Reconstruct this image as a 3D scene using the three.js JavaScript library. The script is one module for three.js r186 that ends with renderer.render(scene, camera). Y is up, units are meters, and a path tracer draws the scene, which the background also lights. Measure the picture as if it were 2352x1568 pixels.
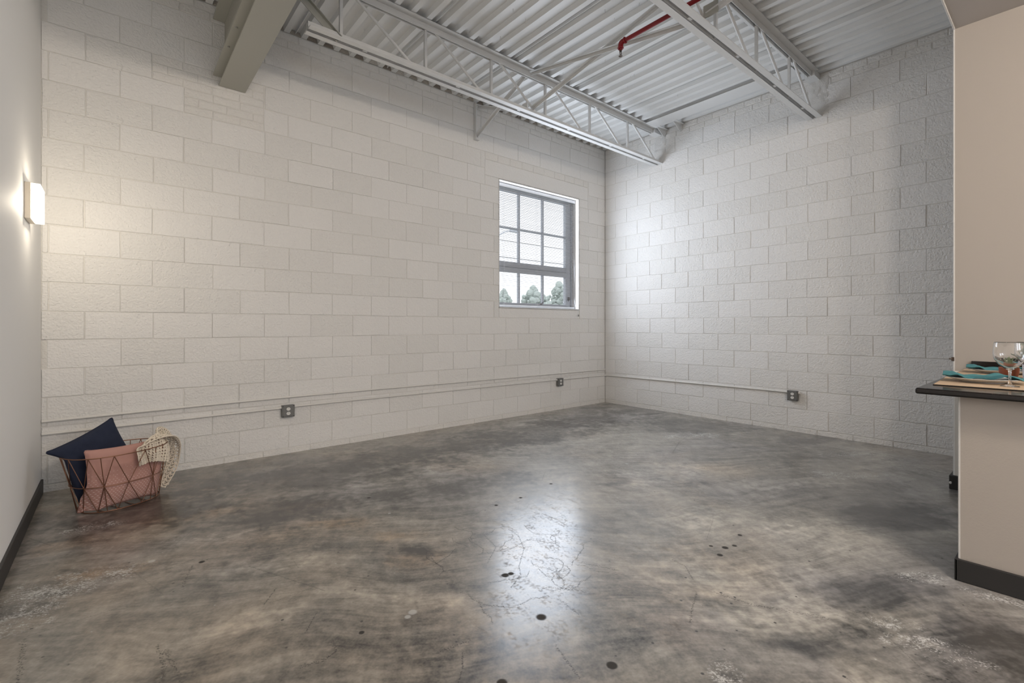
import * as THREE from 'three';
import { RoundedBoxGeometry } from 'three/addons/geometries/RoundedBoxGeometry.js';
import { mergeGeometries } from 'three/addons/utils/BufferGeometryUtils.js';
import { RectAreaLightUniformsLib } from 'three/addons/lights/RectAreaLightUniformsLib.js';

// ------------------------------------------------------------------ camera, sky, exposure
RectAreaLightUniformsLib.init();
const scene = new THREE.Scene();
const W = 2352, H = 1568, FOCAL = 1086.6, HORIZON = 749;
const camera = new THREE.PerspectiveCamera(2 * Math.atan(H / 2 / FOCAL) * 180 / Math.PI, W / H, 0.05, 400);
camera.position.set(-5.756, 1.164, 4.647);
camera.lookAt(-5.756 + 0.6424, 1.164, 4.647 - 0.7664);
camera.setViewOffset(W, H, 0, H / 2 - HORIZON, W, H);
const renderer = new THREE.WebGLRenderer({ antialias: true });
renderer.toneMapping = THREE.LinearToneMapping;
renderer.toneMappingExposure = 1.0;
renderer.shadowMap.enabled = true;
renderer.shadowMap.type = THREE.PCFSoftShadowMap;
const SKY = 1.7;                                   // bright overcast day
scene.background = new THREE.Color().setRGB(0.94 * SKY, 0.985 * SKY, 1.05 * SKY);

// daylight entering by each window: an area light the size of the glazing, on its room side
function daylight(x, y, z, w, h, turn, power) { const l = new THREE.RectAreaLight(new THREE.Color().setRGB(0.88, 0.97, 1.10), power, w, h); l.position.set(x, y, z); l.rotation.y = turn; l.name = 'window_daylight'; scene.add(l); }
daylight(-1.33, 2.21, -0.06, 1.46, 1.56, Math.PI, 6.7);
daylight(-5.35, 1.8, 8.49, 1.0, 1.1, 0, 6.5);
daylight(-3.85, 1.8, 8.49, 1.0, 1.1, 0, 6.5);

const KITCHEN = 9.6;                                // strength of each kitchen ceiling lamp

// ------------------------------------------------------------------ helpers
let seed = 20240611;
const rnd = () => { seed |= 0; seed = seed + 0x6D2B79F5 | 0; let t = Math.imul(seed ^ seed >>> 15, 1 | seed); t = t + Math.imul(t ^ t >>> 7, 61 | t) ^ t; return ((t ^ t >>> 14) >>> 0) / 4294967296; };
const rr = (a, b) => a + (b - a) * rnd();
const V = (x, y, z) => new THREE.Vector3(x, y, z);
const used = {};
function numbered(n) { if (!(n in used)) { used[n] = 0; return n; } used[n]++; return n + '_' + String(used[n]).padStart(3, '0'); }
function meta(o, label, category, group, kind) { o.userData.label = label; o.userData.category = category; if (group) o.userData.group = group; if (kind) o.userData.kind = kind; return o; }
function shade(o) { o.traverse(c => { if (c.isMesh) { c.castShadow = true; c.receiveShadow = true; } }); return o; }
function thing(name, label, category, pos = [0, 0, 0], turn = 0, group, kind) {
  const g = new THREE.Group(); g.name = numbered(name); g.position.set(...pos); g.rotation.y = turn; scene.add(g);
  return meta(g, label, category, group, kind);
}
function part(parent, name, geo, mat, pos, rot) {
  const m = new THREE.Mesh(Array.isArray(geo) ? mergeGeometries(geo.map(plain)) : geo, mat); m.name = name;
  if (pos) m.position.set(...pos); if (rot) m.rotation.set(...rot);
  parent.add(m); return m;
}
function solo(name, geo, mat, label, category, kind, group) {
  const m = new THREE.Mesh(Array.isArray(geo) ? mergeGeometries(geo.map(plain)) : geo, mat); m.name = numbered(name); scene.add(m);
  return meta(m, label, category, group, kind);
}
function plain(g) { g = g.index ? g.toNonIndexed() : g.clone(); for (const k of Object.keys(g.attributes)) if (!['position', 'normal', 'uv'].includes(k)) g.deleteAttribute(k); if (!g.attributes.uv) g.setAttribute('uv', new THREE.BufferAttribute(new Float32Array(g.attributes.position.count * 2), 2)); return g; }
const bx = (x0, x1, y0, y1, z0, z1) => new THREE.BoxGeometry(x1 - x0, y1 - y0, z1 - z0).translate((x0 + x1) / 2, (y0 + y1) / 2, (z0 + z1) / 2);
const rbx = (x0, x1, y0, y1, z0, z1, r = 0.003, s = 2) => new RoundedBoxGeometry(x1 - x0, y1 - y0, z1 - z0, s, r).translate((x0 + x1) / 2, (y0 + y1) / 2, (z0 + z1) / 2);
function rod(a, b, r, sides = 8, r2 = r) {            // a round bar from a to b
  const d = b.clone().sub(a), g = new THREE.CylinderGeometry(r2, r, d.length(), sides);
  g.applyQuaternion(new THREE.Quaternion().setFromUnitVectors(V(0, 1, 0), d.clone().normalize()));
  return g.translate((a.x + b.x) / 2, (a.y + b.y) / 2, (a.z + b.z) / 2);
}
function bar(a, b, parts, up = V(0, 1, 0)) {          // a straight profile from a to b; parts: rectangles [u0,u1,v0,v1] across it
  const d = b.clone().sub(a), L = d.length(), z = d.clone().normalize();
  const x = new THREE.Vector3().crossVectors(up, z).normalize(), y = new THREE.Vector3().crossVectors(z, x);
  const m = new THREE.Matrix4().makeBasis(x, y, z).setPosition(a);
  return mergeGeometries(parts.map(([u0, u1, v0, v1]) => plain(bx(u0, u1, v0, v1, 0, L).applyMatrix4(m))));
}
const tube = (pts, r, n = 24, s = 6, closed = false) => new THREE.TubeGeometry(new THREE.CatmullRomCurve3(pts, closed), n, r, s, closed);
const lathe = (pts, n = 32) => new THREE.LatheGeometry(pts.map(p => new THREE.Vector2(p[0], p[1])), n);

// ------------------------------------------------------------------ noise and textures
const HASH = new Float32Array(65536); for (let i = 0; i < 65536; i++) HASH[i] = rnd();
function vnoise(x, y, per) {                            // value noise; repeats after per cells when given
  let xi = Math.floor(x), yi = Math.floor(y); const fx = x - xi, fy = y - yi;
  const u = fx * fx * (3 - 2 * fx), v = fy * fy * (3 - 2 * fy);
  let x1 = xi + 1, y1 = yi + 1;
  if (per) { xi = ((xi % per) + per) % per; yi = ((yi % per) + per) % per; x1 = ((x1 % per) + per) % per; y1 = ((y1 % per) + per) % per; }
  const h = (a, b) => HASH[(Math.imul(a, 374761) ^ Math.imul(b, 668265)) & 65535];
  const a = h(xi, yi), b = h(x1, yi), c = h(xi, y1), d = h(x1, y1);
  return a + (b - a) * u + (c - a + (a - b - c + d) * u) * v;
}
function fbm(x, y, oct = 4) { let s = 0, a = 0.5, t = 0; for (let i = 0; i < oct; i++) { s += a * vnoise(x + i * 17.3, y + i * 9.1); t += a; a *= 0.5; x *= 2.03; y *= 2.03; } return s / t; }
function dataTexture(data, w, h, srgb, rep) {
  const t = new THREE.DataTexture(data, w, h, THREE.RGBAFormat); t.magFilter = THREE.LinearFilter; t.minFilter = THREE.LinearMipmapLinearFilter; t.generateMipmaps = true;
  t.wrapS = t.wrapT = THREE.RepeatWrapping; if (srgb) t.colorSpace = THREE.SRGBColorSpace; if (rep) t.repeat.set(rep, rep); t.needsUpdate = true; return t;
}
function grey(n, f) { const d = new Uint8Array(n * n * 4); for (let j = 0; j < n; j++) for (let i = 0; i < n; i++) { const v = Math.max(0, Math.min(255, f(i / n, j / n) * 255)); d.set([v, v, v, 255], (j * n + i) * 4); } return d; }
const toS = c => 255 * (c <= 0.0031308 ? 12.92 * c : 1.055 * Math.pow(Math.max(0, c), 1 / 2.4) - 0.055);
const smooth = (a, b, x) => { const t = Math.max(0, Math.min(1, (x - a) / (b - a))); return t * t * (3 - 2 * t); };

// thick rolled paint on concrete block: stipple, pits and a few drips; one tile is 1.6 m
const wallBump = (() => {
  const n = 1024, d = grey(n, (u, v) => 0.52 + 0.30 * (vnoise(u * 230, v * 230, 230) - 0.5) + 0.30 * (vnoise(u * 120, v * 120, 120) - 0.5) + 0.22 * (vnoise(u * 41, v * 41, 41) - 0.5) + 0.25 * (vnoise(u * 9, v * 9, 9) - 0.5));
  const spot = (cx, cy, r, k, ring) => { for (let j = -r - 2; j <= r + 2; j++) for (let i = -r - 2; i <= r + 2; i++) { const q = Math.hypot(i, j) / r; if (q > 1.3) continue; const p = (((cy + j + n) % n) * n + ((cx + i + n) % n)) * 4; let v = d[p] + k * (q < 1 ? 1 - q * q : 0) + ring * Math.exp(-((q - 1) ** 2) * 20); v = Math.max(0, Math.min(255, v)); d[p] = d[p + 1] = d[p + 2] = v; } };
  for (let i = 0; i < 260; i++) spot(Math.floor(rnd() * n), Math.floor(rnd() * n), Math.floor(rr(1, 4)), rr(-110, -40), rr(0, 25));
  for (let i = 0; i < 120; i++) spot(Math.floor(rnd() * n), Math.floor(rnd() * n), Math.floor(rr(2, 6)), rr(20, 70), 0);
  for (let i = 0; i < 26; i++) { let x = rnd() * n, y = rnd() * n, a = rr(-0.5, 0.5); for (let k = 0; k < rr(10, 60); k++) { spot(Math.floor(x), Math.floor(y), 2, 45, 0); a += rr(-0.5, 0.5); x += Math.cos(a) * 1.6; y += Math.sin(a) * 1.6; } }
  return dataTexture(d, n, n, false, 1 / 1.6);
})();
const fineBump = dataTexture(grey(256, (u, v) => 0.5 + 0.6 * (vnoise(u * 90, v * 90, 90) - 0.5) + 0.3 * (vnoise(u * 30, v * 30, 30) - 0.5)), 256, 256, false, 1 / 0.5);
const chipBump = dataTexture(grey(256, (u, v) => { const a = vnoise(u * 40, v * 40, 40), b = vnoise(u * 14, v * 14, 14); return 0.6 + (a > 0.8 ? -0.35 : 0) + 0.15 * (b - 0.5); }), 256, 256, false, 1 / 0.4);

// ------------------------------------------------------------------ materials (linear base colours)
const lin = (r, g, b) => new THREE.Color().setRGB(r, g, b);
const std = (c, rough = 0.8, o = {}) => new THREE.MeshStandardMaterial({ color: lin(...c), roughness: rough, ...o });
const M = {
  block: std([0.725, 0.715, 0.70], 0.62, { bumpMap: wallBump, bumpScale: 0.0058 }),
  blockB: std([0.70, 0.69, 0.672], 0.66, { bumpMap: wallBump, bumpScale: 0.0068 }),
  brick: std([0.70, 0.685, 0.66], 0.7, { bumpMap: wallBump, bumpScale: 0.007 }),
  mortar: std([0.66, 0.645, 0.615], 0.75, { bumpMap: wallBump, bumpScale: 0.005 }),
  drywall: std([0.85, 0.845, 0.83], 0.7, { bumpMap: fineBump, bumpScale: 0.0003 }),
  greige: std([0.42, 0.38, 0.342], 0.75, { bumpMap: fineBump, bumpScale: 0.0004 }),
  bead: std([0.60, 0.59, 0.57], 0.6),
  soffit: std([0.42, 0.385, 0.355], 0.8, { bumpMap: fineBump, bumpScale: 0.0005 }),
  steel: std([0.70, 0.70, 0.69], 0.5, { bumpMap: chipBump, bumpScale: 0.0012 }),
  deck: std([0.74, 0.745, 0.74], 0.45),
  beam: std([0.38, 0.375, 0.335], 0.5),
  dark: std([0.012, 0.012, 0.012], 0.6),
  rubber: std([0.022, 0.021, 0.021], 0.5),
  boxgrey: std([0.16, 0.16, 0.155], 0.45, { metalness: 0.3 }),
  conduit: std([0.70, 0.685, 0.655], 0.5),
  white: std([0.78, 0.77, 0.74], 0.4),
  red: std([0.21, 0.004, 0.008], 0.42),
  bronze: std([0.10, 0.075, 0.06], 0.35, { metalness: 0.8 }),
  copper: std([0.30, 0.155, 0.10], 0.38, { metalness: 0.9 }),
  nickel: std([0.62, 0.55, 0.45], 0.32, { metalness: 0.9 }),
  winframe: std([0.47, 0.49, 0.53], 0.5),
  slat: std([0.66, 0.68, 0.71], 0.4),
  pane: new THREE.MeshPhysicalMaterial({ color: 0xffffff, roughness: 0, transmission: 1, thickness: 0, ior: 1.5 }),
  roof: std([0.3, 0.3, 0.3], 0.9),
};

// ------------------------------------------------------------------ floor: worn, sealed concrete
const FX = 6.155, FZ = 5.0;
const floorMats = (() => {
  const w = 2048, h = 1664, N = w * h, lum = new Float32Array(N), rustWarmLight = new Float32Array(N), blue = new Float32Array(N), rough = new Float32Array(N), bare = new Float32Array(N), wht = new Float32Array(N);
  const X = i => -FX + FX * (i + 0.5) / w, Z = j => FZ * (j + 0.5) / h;
  for (let j = 0; j < h; j++) for (let i = 0; i < w; i++) {
    const x = X(i), z = Z(j), p = j * w + i;
    const wx = x + 0.5 * (fbm(x * 0.9, z * 0.9, 3) - 0.5), wz = z + 0.5 * (fbm(x * 0.9 + 40, z * 0.9, 3) - 0.5);
    const big = fbm(wx * 1.1, wz * 1.1, 4), mid = fbm(wx * 3.2 + 9, wz * 3.2, 4);
    const ca = 0.86, sa = 0.5, sx = wx * ca + wz * sa, sz = -wx * sa + wz * ca;
    const streak = 0.62 * fbm(sx * 3.2, sz * 26, 3) + 0.38 * fbm(sx * 13 + 3, sz * 95, 3), st2 = fbm(sx * 40, sz * 9 + 3, 2);
    const fine = vnoise(x * 210, z * 210) * 0.6 + vnoise(x * 90, z * 90) * 0.4;
    const grit = fbm(wx * 14, wz * 14, 4), mott = Math.max(0, fbm(x * 34 + 5, z * 34, 3) - 0.45);
    lum[p] = 0.232 + 0.14 * (big - 0.5) + 0.15 * (mid - 0.5) + 0.20 * (streak - 0.5) + 0.13 * (grit - 0.5) + 0.10 * mott + 0.04 * (st2 - 0.5) + 0.08 * (fine - 0.5);
    rustWarmLight[p] = Math.max(0, fbm(wx * 1.7 + 70, wz * 1.7, 3) - 0.56) * 0.9 + 0.34 * smooth(0.35, 0.75, fbm(wx * 0.55 + 3.1, wz * 0.55 + 8, 2) + 0.16 * (-x - 3.6)) * fbm(wx * 4, wz * 4 + 5, 2);  // rust patches, plus a warm lamplight cast painted in toward the left partition
    blue[p] = Math.max(0, fbm(wx * 1.3 + 120, wz * 1.3, 3) - 0.48) * 1.4;
    rough[p] = 0.42 + 0.16 * (mid - 0.5) + 0.14 * (streak - 0.5) + 0.09 * (fine - 0.5) + 0.10 * (big - 0.5);
  }
  const blob = (cx, cz, rx, rz, ang, f) => {                 // a ragged patch
    const c = Math.cos(ang), s = Math.sin(ang), R = Math.max(rx, rz) * 1.5;
    const i0 = Math.max(0, Math.floor((cx - R + FX) / FX * w)), i1 = Math.min(w - 1, Math.ceil((cx + R + FX) / FX * w)), j0 = Math.max(0, Math.floor((cz - R) / FZ * h)), j1 = Math.min(h - 1, Math.ceil((cz + R) / FZ * h));
    for (let j = j0; j <= j1; j++) for (let i = i0; i <= i1; i++) {
      const x = X(i) - cx, z = Z(j) - cz, u = (x * c + z * s) / rx, v = (-x * s + z * c) / rz, q = Math.hypot(u, v);
      const rag = fbm(X(i) * 5 + cx * 7, Z(j) * 5, 4) - 0.5 + 0.5 * (fbm(X(i) * 26, Z(j) * 26, 2) - 0.5);
      const k = 1 - smooth(0.25, 1.25, q + rag * 1.5); if (k > 0) f(j * w + i, k, X(i), Z(j));
    }
  };
  const worn = (a, g = 0.12) => blob(...a, (p, k, x, z) => { const t = fbm(x * 30, z * 30, 3); lum[p] += k * g * (0.35 + 1.6 * Math.max(0, t - 0.3)); rough[p] += 0.06 * k; });
  [[-3.5, 3.75, 0.55, 0.30, 0.7], [-3.05, 3.3, 0.42, 0.25, 0.6], [-2.67, 3.8, 0.35, 0.22, 0.6], [-3.75, 3.85, 0.3, 0.16, 0.6], [-5.12, 2.16, 0.34, 0.10, 0.5], [-5.3, 1.66, 0.32, 0.09, 0.5], [-5.4, 2.52, 0.22, 0.08, 0.4], [-3.86, 4.2, 0.2, 0.1, 0.7], [-1.9, 3.3, 0.5, 0.15, 0.5], [-2.4, 2.6, 0.6, 0.25, 0.4], [-4.3, 1.3, 0.35, 0.12, 0.5], [-4.9, 2.7, 0.35, 0.12, 0.9]].forEach(a => worn(a));
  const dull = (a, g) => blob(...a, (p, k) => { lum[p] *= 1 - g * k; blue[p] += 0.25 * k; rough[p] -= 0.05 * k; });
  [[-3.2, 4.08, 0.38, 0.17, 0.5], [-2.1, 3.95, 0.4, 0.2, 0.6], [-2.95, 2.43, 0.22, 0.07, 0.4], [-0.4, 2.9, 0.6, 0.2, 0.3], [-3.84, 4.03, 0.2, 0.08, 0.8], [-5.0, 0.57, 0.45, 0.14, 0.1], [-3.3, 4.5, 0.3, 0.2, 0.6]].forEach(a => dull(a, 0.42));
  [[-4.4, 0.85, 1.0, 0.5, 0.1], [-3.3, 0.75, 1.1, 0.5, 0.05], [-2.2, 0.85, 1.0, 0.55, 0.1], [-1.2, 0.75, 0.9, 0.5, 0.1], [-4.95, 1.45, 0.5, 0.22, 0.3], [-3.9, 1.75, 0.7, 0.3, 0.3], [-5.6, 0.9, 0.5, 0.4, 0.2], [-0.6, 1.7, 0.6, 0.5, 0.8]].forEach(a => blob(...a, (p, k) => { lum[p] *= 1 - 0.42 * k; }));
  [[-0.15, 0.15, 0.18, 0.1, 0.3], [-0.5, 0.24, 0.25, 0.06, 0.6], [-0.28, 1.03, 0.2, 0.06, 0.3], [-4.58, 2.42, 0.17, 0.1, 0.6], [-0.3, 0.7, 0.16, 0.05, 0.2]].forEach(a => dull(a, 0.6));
  [[-4.78, 1.81, 0.16, 0.07, 0.5], [-4.75, 1.48, 0.2, 0.1, 0.5], [-5.76, 1.72, 0.17, 0.07, 0.5], [-5.88, 1.7, 0.1, 0.06, 0.5], [-4.62, 2.49, 0.18, 0.1, 0.4], [-5.96, 1.18, 0.14, 0.1, 0.2], [-5.33, 1.17, 0.3, 0.12, 0.3], [-4.58, 2.2, 0.2, 0.1, 0.6]].forEach(a => blob(...a, (p, k) => { rustWarmLight[p] += 0.34 * k; }));
  const salt = a => blob(...a, (p, k, x, z) => { const u = x * 0.8 + z * 0.6, v = -x * 0.6 + z * 0.8, t = vnoise(u * 120 + 7, v * 300) * 0.5 + vnoise(u * 330, v * 330) * 0.5, e = fbm(x * 22, z * 22, 3), q = t + 0.55 * (e - 0.5) + 0.12 * k; if (q > 0.68) wht[p] = Math.max(wht[p], Math.min(0.85, (q - 0.68) * 7) * Math.min(1, k * 1.4)); });
  [[-5.81, 0.99, 0.16, 0.08, 0.3], [-5.9, 1.0, 0.1, 0.06, 0.3], [-5.81, 1.74, 0.2, 0.1, 0.5], [-5.97, 1.76, 0.2, 0.12, 0.4], [-6.03, 1.95, 0.12, 0.12, 0.2], [-1.05, 2.03, 0.34, 0.14, 0.5], [-1.3, 1.9, 0.2, 0.08, 0.4], [-2.9, 4.18, 0.13, 0.07, 0.8], [-3.43, 4.17, 0.12, 0.05, 0.9], [-3.47, 4.3, 0.16, 0.05, 1.0], [-3.5, 4.4, 0.1, 0.05, 1.0], [-4.21, 3.88, 0.08, 0.05, 0.3], [-2.86, 4.42, 0.12, 0.05, 1.3], [-1.4, 3.46, 0.3, 0.1, 0.8], [-0.7, 3.3, 0.4, 0.12, 0.7]].forEach(salt);
  const disc = (x, z, r, f) => { const ri = Math.ceil(r / FX * w) + 1, ci = Math.round((x + FX) / FX * w), cj = Math.round(z / FZ * h); for (let j = -ri; j <= ri; j++) for (let i = -ri; i <= ri; i++) { const a = ci + i, b = cj + j; if (a < 0 || b < 0 || a >= w || b >= h) continue; const q = Math.hypot(i * FX / w, j * FZ / h) / r; if (q < 1.2) f(b * w + a, 1 - smooth(0.7, 1.2, q)); } };
  [[-4.36, 2.93, .018], [-4.33, 2.935, .014], [-4.45, 3.27, .021], [-4.45, 3.62, .019], [-4.79, 3.44, .018], [-3.65, 2.22, .012], [-3.86, 2.22, .012], [-3.29, 2.15, .012], [-3.3, 3.46, .016], [-3.24, 3.48, .012], [-3.4, 3.48, .014], [-3.09, 3.44, .012], [-4.44, 1.56, .012], [-5.43, 1.87, .013], [-5.04, 2.9, .01], [-3.34, 3.40, .01]].forEach(([x, z, r]) => disc(x, z, r, (p, k) => { lum[p] = lum[p] * (1 - k) + k * 0.035; rough[p] += 0.5 * k; bare[p] = Math.max(bare[p], k); }));
  [[-4.83, 2.91, .018], [-4.86, 2.925, .013], [-4.45, 1.9, .01], [-2.44, 2.2, .014], [-5.62, 1.70, .016]].forEach(([x, z, r]) => disc(x, z, r, (p, k) => { wht[p] = Math.max(wht[p], 0.55 * k); }));
  for (let i = 0; i < 420; i++) disc(rr(-FX, 0), rr(0, FZ), rr(0.002, 0.006), (p, k) => { lum[p] *= 1 - 0.75 * k; });
  for (let i = 0; i < 160; i++) disc(rr(-FX, 0), rr(0, FZ), rr(0.002, 0.004), (p, k) => { wht[p] = Math.max(wht[p], 0.6 * k); });
  const line = (pts, r, f, jit = 0.006) => { for (let s = 0; s < pts.length - 1; s++) { const [x0, z0] = pts[s], [x1, z1] = pts[s + 1], n = Math.ceil(Math.hypot(x1 - x0, z1 - z0) / 0.003); for (let k = 0; k <= n; k++) { const t = k / n, o = (fbm((x0 + x1 * t) * 31 + s, (z0 + z1 * t) * 31, 3) - 0.5) * jit * 2; disc(x0 + (x1 - x0) * t + o, z0 + (z1 - z0) * t - o, r, f); } } };
  const crackF = (p, k) => { lum[p] = Math.min(lum[p], lum[p] * (1 - 0.5 * k)); rough[p] += 0.08 * k; bare[p] = Math.max(bare[p], 0.8 * k); };
  [[[-4.03, 2.55], [-4.04, 2.65], [-4.12, 2.79], [-4.26, 2.91], [-4.3, 2.97], [-4.41, 3.03]], [[-3.81, 3.58], [-3.94, 3.63], [-4.03, 3.67]], [[-3.63, 3.35], [-3.64, 3.43], [-3.72, 3.51]], [[-3.75, 3.63], [-3.72, 3.76], [-3.58, 4.01]], [[-4.81, 3.24], [-4.85, 3.3], [-4.9, 3.35]], [[-5.21, 2.36], [-5.28, 2.46]], [[-5.13, 2.66], [-5.2, 2.76]], [[-5.14, 2.87], [-5.15, 2.94], [-5.2, 2.96], [-5.27, 2.94]], [[-4.31, 3.22], [-4.32, 3.35]], [[-4.53, 3.43], [-4.58, 3.59]], [[-5.47, 1.88], [-5.51, 2.01], [-5.53, 2.09]], [[-1.83, 2.26], [-1.41, 2.08], [-1.08, 1.99]], [[-6.02, 2.13], [-6.0, 2.43]], [[-5.64, 2.49], [-5.63, 2.64], [-5.64, 2.73]], [[-5.62, 2.54], [-5.59, 2.77]], [[-4.88, 3.18], [-4.75, 3.2]], [[-3.41, 4.11], [-3.45, 4.05]], [[-4.0, 3.07], [-3.92, 3.24]], [[-4.18, 2.52], [-4.22, 2.68], [-4.35, 2.78]], [[-4.0, 2.72], [-4.15, 2.74], [-4.3, 2.7]]].forEach(L => line(L, 0.0026, crackF, 0.014));
  for (let i = 0; i < 26; i++) { let x = -4.2 + rr(-0.45, 0.45), z = 2.8 + rr(-0.4, 0.4), a = rr(0, 6.28); const L = [[x, z]]; for (let k = 0; k < rr(3, 8); k++) { a += rr(-0.9, 0.9); x += Math.cos(a) * 0.04; z += Math.sin(a) * 0.04; L.push([x, z]); } line(L, 0.0019, (p, k) => { lum[p] *= 1 - 0.4 * k; rough[p] += 0.12 * k; bare[p] = Math.max(bare[p], 0.8 * k); }, 0.008); }
  for (let i = 0; i < 190; i++) { const x = rr(-FX, -0.2), z = rr(0.1, FZ), a = rr(0, Math.PI), l = rr(0.03, 0.35) * (rnd() < 0.3 ? 2 : 1); line([[x, z], [x + Math.cos(a) * l, z + Math.sin(a) * l]], rr(0.0018, 0.003), rnd() < 0.45 ? (p, k) => { lum[p] *= 1 - 0.22 * k; } : (p, k) => { lum[p] += 0.022 * k; rough[p] += 0.06 * k; bare[p] = Math.max(bare[p], 0.45 * k); }, 0.004); }
  const col = new Uint8Array(N * 4), ro = new Uint8Array(N * 4), co = new Uint8Array(N * 4);
  for (let p = 0; p < N; p++) {
    const L = Math.max(0.03, 0.190 + (lum[p] - 0.225) * 1.4), r = Math.min(0.8, rustWarmLight[p]), b = Math.min(0.7, blue[p]), k = wht[p];
    let R = L * (1.04 + 0.34 * r - 0.05 * b), G = L * (0.98 - 0.02 * r - 0.01 * b), B = L * (0.865 - 0.30 * r + 0.19 * b);
    R += (0.55 - R) * k; G += (0.55 - G) * k; B += (0.54 - B) * k;
    col[p * 4] = toS(R); col[p * 4 + 1] = toS(G); col[p * 4 + 2] = toS(B); col[p * 4 + 3] = 255;
    const q = 255 * Math.max(0.12, Math.min(0.85, rough[p] + 0.25 * k)); ro[p * 4] = q; ro[p * 4 + 1] = q; ro[p * 4 + 2] = q; ro[p * 4 + 3] = 255;
    const gx = p % w, gz = Math.floor(p / w), wear = 0.55 * fbm(gx * 0.09, gz * 0.03 + gx * 0.02, 3) + 0.45 * vnoise(gx * 0.35, gz * 0.35), c = 255 * Math.max(0, 1 - bare[p] - k) * smooth(0.18, 0.62, wear + 0.10); co[p * 4] = c; co[p * 4 + 1] = c; co[p * 4 + 2] = c; co[p * 4 + 3] = 255;
  }
  const map = dataTexture(col, w, h, true), rmap = dataTexture(ro, w, h, false), cmap = dataTexture(co, w, h, false);
  for (const t of [map, rmap, cmap]) t.wrapS = t.wrapT = THREE.MirroredRepeatWrapping;
  return new THREE.MeshPhysicalMaterial({ map, roughnessMap: rmap, roughness: 1, bumpMap: fineBump, bumpScale: 0.0003, clearcoat: 0.85, clearcoatMap: cmap, clearcoatRoughness: 0.21 });
})();
{
  const g = bx(-6.4, 0.25, -0.2, 0, -0.25, 8.75), p = g.attributes.position, uv = g.attributes.uv;
  for (let i = 0; i < p.count; i++) uv.setXY(i, (p.getX(i) + FX) / FX, p.getZ(i) / FZ);
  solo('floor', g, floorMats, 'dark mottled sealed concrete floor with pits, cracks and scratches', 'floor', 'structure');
}

// ------------------------------------------------------------------ block walls
const geoCache = {};
function slabGeo(w, h, inset, depth, variant) {            // face of one block: ragged arris, bevel running down into the joint
  const key = [w.toFixed(3), h.toFixed(3), inset, depth, variant].join();
  if (geoCache[key]) return geoCache[key];
  const nx = w > 0.25 ? 4 : w > 0.12 ? 3 : 2, ny = h > 0.12 ? 2 : 1, outer = [], inner = [];
  const add = (x, y, dx, dy) => { outer.push([x, y]); const k = inset * rr(0.55, 1.5); inner.push([x + dx * k, y + dy * k]); };
  for (let i = 0; i < nx; i++) add(-w / 2 + w * i / nx, -h / 2, i ? 0 : 1, 1);
  for (let i = 0; i < ny; i++) add(w / 2, -h / 2 + h * i / ny, -1, i ? 0 : 1);
  for (let i = 0; i < nx; i++) add(w / 2 - w * i / nx, h / 2, i ? 0 : -1, -1);
  for (let i = 0; i < ny; i++) add(-w / 2, h / 2 - h * i / ny, 1, i ? 0 : -1);
  const pos = [], uv = [], ou = variant * 0.37 + w * 3.1, ov = variant * 0.23 + w * 1.7, n = outer.length;
  const put = (q, z) => { pos.push(q[0], q[1], z); uv.push(q[0] + ou, q[1] + ov); };
  const tilt = q => 0.0006 * (q[0] / w) * (variant - 2) + 0.0005 * (q[1] / h) * (variant % 3 - 1);
  for (let i = 0; i < n; i++) { const j = (i + 1) % n;
    put([0, 0], 0); put(inner[i], tilt(inner[i])); put(inner[j], tilt(inner[j]));
    put(outer[i], -depth); put(outer[j], -depth); put(inner[i], tilt(inner[i]));
    put(outer[j], -depth); put(inner[j], tilt(inner[j])); put(inner[i], tilt(inner[i])); }
  const g = new THREE.BufferGeometry(); g.setAttribute('position', new THREE.Float32BufferAttribute(pos, 3)); g.setAttribute('uv', new THREE.Float32BufferAttribute(uv, 2)); g.computeVertexNormals();
  return geoCache[key] = g;
}
const COURSE = 0.2032, BASE = 0.052, DECK = 3.853;
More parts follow.
